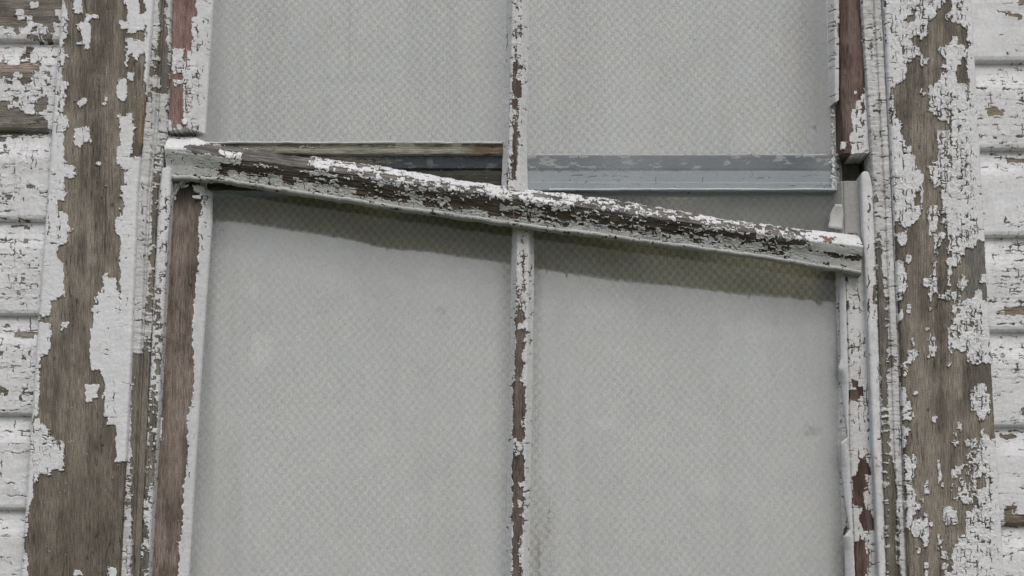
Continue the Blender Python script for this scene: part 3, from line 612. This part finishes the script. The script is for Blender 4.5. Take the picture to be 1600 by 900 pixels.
# pale putty line left on the lower edges of the two panes
def bead_line(name, parent, fn, u0, u1, y, rad, seed, paint, gaps=()):
    us = np.arange(u0, u1, 1.2); ph = np.linspace(0, 2*math.pi, 9); Uu, Ph = np.meshgrid(us, ph, indexing='ij')
    r = rad*(1+.35*fbm(Uu/14, Uu*0, seed)); 
    for a, b in gaps: r = r*(1-.75*ss(a-3, a+3, Uu)*ss(b+3, b-3, Uu))
    v = fn(Uu)+.6*fbm(Uu/25, Uu*0, seed+3)
    X, Z = unproj(Uu, v, y); Z = Z+np.sin(Ph)*r*PX; Y = y-np.cos(Ph)*r*PX*1.1
    sh = Uu.shape; msk = ss(-.5, -.2, fbm(Uu/8, Ph, seed+5)+.45)
    me = grid_mesh(name, X, Y, Z, dict(paint=msk, wood_tone=np.full(sh+(3,), .24), paint_tone=np.ones(sh+(3,))*np.array(paint), grain=np.stack([Ph*.001, Uu*PX, 0*Uu], -1)))
    return link(name, me, M_WX, parent)
bead_line('putty_line', upper, lambda u: 223.0+0*u, 318, 786, YU+.0125, 1.5, 3, (.60, .62, .61), gaps=((618, 648), (706, 722)))
bead_line('putty_line', upper, lambda u: 296.0+0*u, 858, 1304, YU+.0125, 1.35, 6, (.66, .70, .69))
# crumbs of putty up the free edge of the right pane
def crumbs(name, parent, pts, y, seed, col=(.62, .64, .64)):
    rng = np.random.default_rng(seed); V = []; Fc = []
    for (u, v, r) in pts:
        x, zq = unproj(u, v, y); b = len(V); nn = 6
        for ring, (k, hh) in enumerate(((1, 0), (.85, .55), (.4, .9))):
            for i in range(nn):
                a = i/nn*2*math.pi; q = r*k*(.7+.6*rng.random())*PX
                V.append((x+math.cos(a)*q, y-hh*r*PX*.7, zq+math.sin(a)*q*1.5))
        V.append((x, y-r*PX*.75, zq))
        for ring in range(2):
            for i in range(nn):
                Fc.append((b+ring*nn+i, b+ring*nn+(i+1) % nn, b+(ring+1)*nn+(i+1) % nn, b+(ring+1)*nn+i))
        for i in range(nn): Fc.append((b+2*nn+i, b+2*nn+(i+1) % nn, b+3*nn))
    me = bpy.data.meshes.new(name); me.from_pydata(V, [], Fc); me.update()
    return link(name, me, plain('putty_crumbs', col, .85, .12, 300), parent, False)
rng = np.random.default_rng(4)
crumbs('putty_crumbs', upper, [(1301.5+rng.normal()*1.3, v, .8+rng.random()*1.3) for v in list(rng.uniform(168, 240, 22))+list(rng.uniform(238, 296, 40))], YU+.012, 5)

# ------------------------------------------------------------------ lower sash
lower = thing('lower_sash', 'lower window sash with brown left stile and two dusty panes below the slanting rail', 'window sash')
YL = .011
ll_l = vline((285, 262), (600, 246), (900, 229)); ll_r = vline((285, 328), (345, 327), (600, 309), (900, 291))
cov = Cov(-1, [('340,262 316,286 300,292 302,300 309,305 317,304 312,330 310,360 309,400 306,430 304,480 302,520 299,600 296,640 291,700 286,780 279,880 276,960 340,960', 1), ('266,280 300,280 290,292 276,300 266,305', .3), ('262,283 276,315', .4), ('279,363 283,370', 1), ('250,500 258,512', .3), ('244,650 254,690', .3), ('256,733 262,745', .2)], 1)
def ll_wood(u, v, c):
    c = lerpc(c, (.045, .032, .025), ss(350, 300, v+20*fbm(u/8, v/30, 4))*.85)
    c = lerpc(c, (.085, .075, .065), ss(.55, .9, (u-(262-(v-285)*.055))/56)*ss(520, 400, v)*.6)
    return lerpc(c, (.17, .09, .065), ss(.35, .7, fbm(u/10, v/35, 21))*.4)
p = Paint(cov, cell=(7, 7), rnd=.5, crack=.05, T=1.0, seed=41, curl=.9, chips=.4, big=(24, 60), wood=((.13, .105, .088), (.265, .22, .19)), wfn=ll_wood, dirt=.08, crackfn=lambda u, v: 1.5*ss(340, 300, v)+.3)
o = strip('stile', lower, ll_l, ll_r, 272, BOT, YL, [(0, .03), (0, .002), (.03, 0), (.74, 0), (.80, .001), (.97, .012), (1, .016)], p)
o['label'] = 'left stile of the lower sash, bare brown wood with a white putty edge'
lr_l = vline((280, 1306), (440, 1310), (600, 1315), (690, 1314), (900, 1325)); lr_r = vline((280, 1354), (430, 1358), (600, 1366), (900, 1378))
cov = Cov(.95, [('1318,433 1326,440', -1), ('1319,538 1332,555', -1), ('1324,610 1338,628', -1), ('1338,604 1350,620', -1), ('1325,592 1343,602', -1), ('1323,511 1326,518', -1), ('1340,716 1354,716 1358,735 1352,742 1356,760 1348,765 1350,790 1334,790 1334,760 1338,740', -1), ('1348,790 1360,800 1368,818 1366,830 1348,826 1344,812', -1), ('1335,842 1350,845 1356,870 1350,1000 1334,1000', -1), ('1316,600 1320,690', .5), ('1326,435 1330,600', .6)], 1)
p = Paint(cov, cell=(9, 8), rnd=.45, crack=.085, T=.9, seed=43, curl=.5, chips=.25, big=(16, 30), wood=((.07, .045, .035), (.17, .12, .10)), dirt=.14, paint=(.68, .685, .69), crackfn=lambda u, v: ss(420, 440, v)*1.3+.1, pfn=lambda u, v, c: lerpc(c, (.36, .36, .345), ss(420, 370, v)))  # grey above the fallen rail: grime plus recess shade painted into the coat
o = strip('stile', lower, lr_l, lr_r, 283, BOT, YL, [(0, .014), (.10, .006), (.20, .001), (.24, .003), (.27, .0005), (.32, 0), (.97, 0), (1, .002), (1, .03)], p, cap0=.03)
o['label'] = 'right stile of the lower sash, white paint cracked into small blocks'
cov = Cov(.9, [('812,399 822,403', -1), ('815,405 818,430', -.4), ('814,448 820,454', -1), ('808,460 812,464', -1), ('806,486 822,487 822,500 812,502 808,512 822,512 822,536 816,548 814,560 818,572 812,590 804,590 806,530 804,500', -.95), ('804,576 812,580 812,600 804,600', -.5), ('803,597 822,597 822,606 818,612 822,640 818,690 802,690 802,620', -.92), ('803,684 812,684 811,712 804,712', 1), ('814,650 822,672', .3), ('801,712 820,712 820,748 818,756 818,800 817,830 812,842 816,870 814,900 816,1200 800,1200', -.95), ('811,752 818,762', 1), ('810,785 816,794', .8), ('812,802 817,808', 1), ('812,832 820,832 818,880 811,880', .8), ('810,884 818,890', .9), ('808,360 824,396', .85)], 1)
muntin(lower, vline((350, 801.5), (390, 800), (620, 796), (900, 790)), vline((350, 834), (390, 834), (620, 831), (900, 826)), 338, BOT, YL+.001, cov, 47, .25, .73)
pane(lower, vline((285, 318), (900, 278)), vline((285, 806), (900, 800)), 240, BOT, YL+.0138, dust_shade_low, 'lower left pane with a clean dark band under the slanting rail')
pane(lower, vline((285, 816), (900, 800)), vline((285, 1316), (900, 1334)), 240, BOT, YL+.0138, dust_shade_low, 'lower right pane with a clean dark band under the slanting rail')
# top rail of the lower sash, seen under and through the upper panes
cov = Cov(.9, [('1160,244 1176,254', .0), ('320,240 806,240 806,246 320,246', -.3), ('560,262 806,262 806,300 560,300', -1), ('320,262 560,262 560,300 320,300', -1), ('330,246 600,246 600,262 330,262', -.4)], 2)
def rail_p(u, v, c):
    base = np.zeros(u.shape+(3,))+np.array((.29, .335, .37))
    k = ss(242, 244, v)*ss(265, 262, v)
    ch = ss(.28, .34, fbm(u/16, v/5, 88)+.15*fbm(u/4, v/3, 89))
    blue = np.zeros(u.shape+(3,))+np.array((.085, .11, .14)); blue = lerpc(blue, (.42, .44, .43), ch*.85)
    blue = lerpc(blue, (.055, .06, .062), .75*ss(800, 780, u)); base = lerpc(base, (.60, .60, .57), ss(243, 241, v))
    return base*(1-k[..., None])+blue*k[..., None]*(.9+.2*vn(u/3, v/3, 6))[..., None]
def rail_w(u, v, c): return lerpc(c, (.045, .042, .036), ss(262, 266, v)*.8)
p = Paint(cov, cell=(16, 6), rnd=.5, crack=.05, T=.6, seed=53, grain='h', curl=.4, chips=.3, big=(80, 12), wood=((.10, .10, .08), (.20, .195, .165)), dirt=.12, wfn=rail_w, pfn=rail_p)
o = strip('top_rail', lower, hline((300, 296), (1320, 298)), hline((300, 240), (1320, 240)), 322, 1312, YL+.006, [(0, .03), (0, .002), (.03, .001), (.20, .0005), (.24, .002), (.52, .001), (.55, .006), (.60, .006), (.62, .003), (.93, 0), (1, .002), (1, .03)], p, fine=(300, 1330))
o['label'] = 'top rail of the lower sash, worn grey wood with chipped blue-grey paint'
def cap_w(u, v, c):
    c = lerpc(c, (.30, .29, .24), ss(.0, .4, fbm(u/26, v/5, 33)+.2)*ss(242, 236, v)*.8)
    return lerpc(c, (.14, .10, .06), ss(722, 745, u+10*fbm(u/6, v/6, 4))*ss(244, 238, v)*ss(-.5, .1, fbm(u/9, v/5, 41))*.9)
p = Paint(Cov(-.75, [('322,220 520,220 520,232 322,236', -.2), ('560,222 620,222 620,230 560,230', .2)], 1), cell=(14, 5), rnd=.5, crack=.05, T=.5, seed=54, grain='h', curl=.4, chips=.3, big=(80, 12), wood=((.105, .105, .085), (.22, .215, .18)), dirt=.2, paint=(.46, .47, .43), wfn=cap_w)
o = strip('parting_bead', lower, hline((300, 241.5), (820, 242.5)), hline((300, 221), (820, 222)), 322, 806, YL+.002, [(0, .03), (0, .002), (.08, 0), (.40, 0), (.46, .002), (.9, .002), (1, .004), (1, .03)], p, fine=(300, 1330))
o['label'] = 'bare grey bead along the rail, rusty brown at its right end'

# ------------------------------------------------------------------ the fallen meeting rail
TE = [(256, 203), (300, 206), (322, 216), (400, 226), (500, 239), (600, 252), (700, 270), (790, 284), (850, 292), (950, 303), (1050, 320), (1150, 338), (1250, 350), (1352, 361)]
BE = [(256, 276), (340, 280), (450, 297), (600, 320), (700, 333), (800, 349), (950, 368), (1100, 388), (1250, 409), (1352, 425)]
SH = .148
def sh(txt, val): return (txt, val)
bar_t = hline(*TE); bar_b = hline(*BE)
cov = Cov(-.1, [
  ('250,195 320,200 342,216 350,225 318,222 304,232 296,238 250,236', 1), ('288,226 312,224 306,236 292,234', -1), ('316,216 480,236 480,266 300,242 305,228', -.9), ('340,232 378,236 376,250 345,246', .35), ('310,240 376,250 374,256 300,246', .9),
  ('478,240 520,246 560,258 600,250 700,268 785,280 800,290 760,292 700,284 620,272 560,264 500,254', .5), ('480,262 790,292 790,312 480,276', -.12), ('474,266 520,270 518,274 480,272', .8), ('560,272 650,284 648,292 600,288', .4),
  ('752,286 790,282 860,292 900,300 930,320 900,330 800,318 756,306', .4), ('800,302 812,304 810,314 800,312', -.7), ('840,296 880,306 876,312 812,302', -.6),
  ('900,298 1280,348 1280,378 900,330', -.12), ('960,305 1040,316 1035,322 960,312', -.5), ('1125,362 1150,366 1150,372 1122,368', .9), ('1180,366 1212,370 1210,374 1180,370', .9), ('1100,352 1150,360 1148,366 1100,360', .5),
  ('1276,352 1360,352 1360,396 1290,392 1262,380', .95), ('1282,366 1312,367 1308,376 1290,380 1284,376', -.9),
  # lower face
  ('250,238 300,240 350,252 350,300 250,300', .8), ('345,254 480,270 480,284 440,274 410,272 380,282 350,286 338,276', -1), ('480,270 560,282 700,304 790,312 900,330 900,338 790,322 700,314 560,294 480,286', -.42), ('430,276 450,280 455,296 440,296', -.9),
  ('352,266 380,274 440,280 440,306 352,292', .75), ('460,284 560,300 555,326 460,310', .7), ('560,292 640,304 640,326 610,318 600,324 556,316', -.5), ('620,300 650,305 650,312 620,308', .5),
  ('640,308 720,316 715,338 640,332', .5), ('700,316 790,322 780,334 706,334', -.8), ('660,316 700,322 700,336 662,330', -.6), ('720,326 800,338 800,352 720,344', .5), ('780,322 850,330 850,350 786,344', .2), ('760,330 800,336 800,344 762,340', -.7),
  ('840,338 900,332 1000,346 1100,358 1250,380 1250,386 1100,368 1000,356 900,344', -.45), ('850,346 1000,366 1000,380 850,360', .15), ('1000,364 1120,376 1120,400 1000,384', .15), ('960,368 980,372 985,388 968,388', -.9),
  ('1100,372 1240,388 1240,412 1100,396', .3), ('1130,388 1200,396 1198,402 1130,394', -.8), ('1240,384 1360,396 1360,440 1240,420', 1), ('1286,396 1350,406 1350,412 1290,402', -.85),
  (' '.join('%d,%d' % (u, v-5) for u, v in BE)+' '+' '.join('%d,%d' % (u, v+60) for u, v in BE[::-1]), .45)], 1)
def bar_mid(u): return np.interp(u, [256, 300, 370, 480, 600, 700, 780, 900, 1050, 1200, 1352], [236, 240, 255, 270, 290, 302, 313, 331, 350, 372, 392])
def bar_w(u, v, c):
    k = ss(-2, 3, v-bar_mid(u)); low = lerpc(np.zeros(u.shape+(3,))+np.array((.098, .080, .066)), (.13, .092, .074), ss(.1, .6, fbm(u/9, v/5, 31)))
    up = lerpc(c*.8, (.23, .218, .20), ss(0, .5, fbm(u/40, (v-SH*u)/2.2, 35))*.7); up = lerpc(up, (.08, .07, .062), ss(.12, .42, fbm(u/22, (v-SH*u)/2.0, 36))*.85)
    up = lerpc(up, (.28, .13, .11), ss(1285, 1295, u)*.6)
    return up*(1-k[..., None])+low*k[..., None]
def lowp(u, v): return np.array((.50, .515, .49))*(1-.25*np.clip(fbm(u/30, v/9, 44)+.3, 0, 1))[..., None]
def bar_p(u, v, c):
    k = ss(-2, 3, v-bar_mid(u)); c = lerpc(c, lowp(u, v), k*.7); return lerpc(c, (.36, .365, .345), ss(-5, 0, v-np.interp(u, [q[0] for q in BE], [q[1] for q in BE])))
cov_bar = cov
p = Paint(lambda u, v: cov_bar(u, v+6*ss(0, 8, v-bar_mid(u)))+.10*ss(0, 8, v-bar_mid(u)), cell=(9, 4.6), rnd=.85, crack=.085, T=1.6, rough=3.2, seed=59, shear=SH, grain='h', curl=1.0, tilt=.13, chips=.6, big=(40, 12), wood=((.115, .107, .097), (.27, .255, .235)), dirt=.12, wfn=bar_w, pfn=bar_p, across=.9,
          crackfn=lambda u, v: (.4+.9*ss(300, 380, u)*ss(1290, 1240, u))*(1-.8*ss(-9, -6, v-np.interp(u, [q[0] for q in BE], [q[1] for q in BE]))))
# section from the bottom edge up: lip, lower face leaning back, nose, weathered slope, back
rail = strip('meeting_rail', None, bar_b, bar_t, 257, 1348.5, -.013, [(0, .017), (0, .0115), (.015, .0095), (.05, .0090), (.065, .0100), (.08, .0114), (.30, .0085), (.55, .0015), (.60, 0), (.64, .0008), (.70, .005), (.97, .023), (1, .027), (1, .034)], p,
             fine=(240, 1360), step=(.7, .8), cap0=.03, cap1=.03, ends=lambda S, T: (0*S, 1.5*fbm(S/60, S*0, 91)+1.6*fbm(S/17, T*2.5, 92)))
tag(rail, 'rotten rail slanting down to the right across the window, dark brown wood with white flakes', 'window rail')

# loose curls of paint
def curl(parent, u, v, y, L_, Wd, rot, bend, lift, col=(.66, .68, .69), nl=10):
    a = np.linspace(0, 1, nl); b = np.linspace(-1, 1, 5); A_, B_ = np.meshgrid(a, b, indexing='ij')
    ang = bend*A_; x = L_*np.where(abs(bend) > .01, np.sin(ang)/bend, A_); o_ = L_*(1-np.cos(ang))/bend
    w = Wd*.5*(1-.55*A_**2)*(1+.25*fbm(A_*4+u, B_*0+v, 3)); yy = B_*w
    cr, sr = math.cos(rot), math.sin(rot); dx = (x*cr-yy*sr)*PX; dz = (x*sr+yy*cr)*PX
    X0, Z0 = unproj(u, v, y); sh_ = A_.shape
    me = grid_mesh('paint_curl', X0+dx, y-lift*A_*L_*PX*.35-abs(o_)*PX-.0004, Z0+dz, dict(paint=np.ones(sh_), wood_tone=np.full(sh_+(3,), .2), paint_tone=np.ones(sh_+(3,))*np.array(col), grain=np.stack([dx, dz, 0*dx], -1)))
    o = link('paint_curl', me, M_WX, parent)
    md = o.modifiers.new('thickness', 'SOLIDIFY'); md.thickness = .0004
    return o
for q in ((268, 296, 16, 7, .5, 1.4), (270, 304, 15, 6, .35, 1.6), (274, 290, 20, 6, .25, 1.2), (286, 291, 14, 5, -.1, 1.2), (266, 312, 12, 6, .2, 1.5), (312, 298, 10, 9, 2.9, 1.2), (314, 308, 14, 6, 3.3, 1.0)):
    curl(lower, q[0], q[1], YL-.001, q[2], q[3], q[4], q[5], .5)
curl(lower, 1305, 357, YL-.002, 38, 22, 1.45, .5, .25, (.70, .71, .71))
curl(upper, 288, 186, YU-.001, 14, 9, -1.3, .9, .6)
# lifted putty skin on the right lower stile, kinked in three places
S_ = np.arange(430, 960, 2.); kx = np.interp(S_, [430, 560, 577, 590, 640, 684, 692, 720, 780, 828, 838, 868, 900, 960], [1313, 1314, 1310, 1316, 1320, 1325, 1313, 1316, 1321, 1328, 1319, 1322, 1323, 1325]); yk = np.interp(S_, [430, 575, 600, 690, 730, 838, 860, 960], [.010, .003, .010, .000, .009, .001, .009, .009])
T_ = np.linspace(0, 1, 8); SS_, TT_ = np.meshgrid(S_, T_, indexing='ij'); r_edge = lr_l(SS_)[0]+11+.6*fbm(SS_/6, SS_*0, 5)
UU = kx[:, None]*(1-TT_)+r_edge*TT_; X, Z = unproj(UU, SS_, YL); Yq = YL+yk[:, None]*(1-TT_)-.0015*np.sin(TT_*3.1)-.001+.0012*TT_
shp = UU.shape; mk = ss(.62, .55, np.abs(fbm(SS_/25, TT_, 9)))
me = grid_mesh('putty_skin', X, Yq, Z, dict(paint=np.ones(shp), wood_tone=np.full(shp+(3,), .2), paint_tone=np.ones(shp+(3,))*np.array((.62, .63, .64)), grain=np.stack([UU*PX, SS_*PX, 0*UU], -1)))
o = link('putty_skin', me, M_WX, lower); md = o.modifiers.new('thickness', 'SOLIDIFY'); md.thickness = .0006

# ------------------------------------------------------------------ the curtain and the dark room behind it
cu = axis(150, 1460, 3, 150, 1460); cv = axis(TOP-40, BOT+40, 2.5, 240, 520, 10)
V, U = np.meshgrid(cv, cu, indexing='ij')
fold = .008*np.sin(U/42+.8*np.sin(V/380)+1.1*np.sin(U/150))+.010*fbm(U/110, V/900, 7)+.008*fbm(U/45, V/500, 8)
CY = .073; X, Z = unproj(U, V, CY); Y = CY+fold
# damp has stained the cloth in a band under the rail and in the corner above it
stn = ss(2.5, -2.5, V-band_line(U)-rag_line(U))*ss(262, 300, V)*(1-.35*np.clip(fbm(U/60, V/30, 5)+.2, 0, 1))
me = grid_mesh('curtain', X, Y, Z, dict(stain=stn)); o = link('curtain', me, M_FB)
md = o.modifiers.new('thickness', 'SOLIDIFY'); md.thickness = .0008
tag(o, 'pale curtain with a small woven check hanging behind the dusty panes', 'curtain')
m_room = plain('dim_plaster', (.20, .19, .17), .95, .1, 5)
def room():
    v = [(-1.4, .17, .6), (1.4, .17, .6), (1.4, .17, 3.4), (-1.4, .17, 3.4), (-1.4, 2.2, .6), (1.4, 2.2, .6), (1.4, 2.2, 3.4), (-1.4, 2.2, 3.4)]
    f = [(4, 7, 6, 5), (0, 3, 7, 4), (1, 5, 6, 2), (0, 4, 5, 1), (3, 2, 6, 7)]
    me = bpy.data.meshes.new('room_shell'); me.from_pydata(v, [], f); me.update(); o = link('room_shell', me, m_room, None, False); o['kind'] = 'structure'; o['label'] = 'dim room behind the curtain'
room()
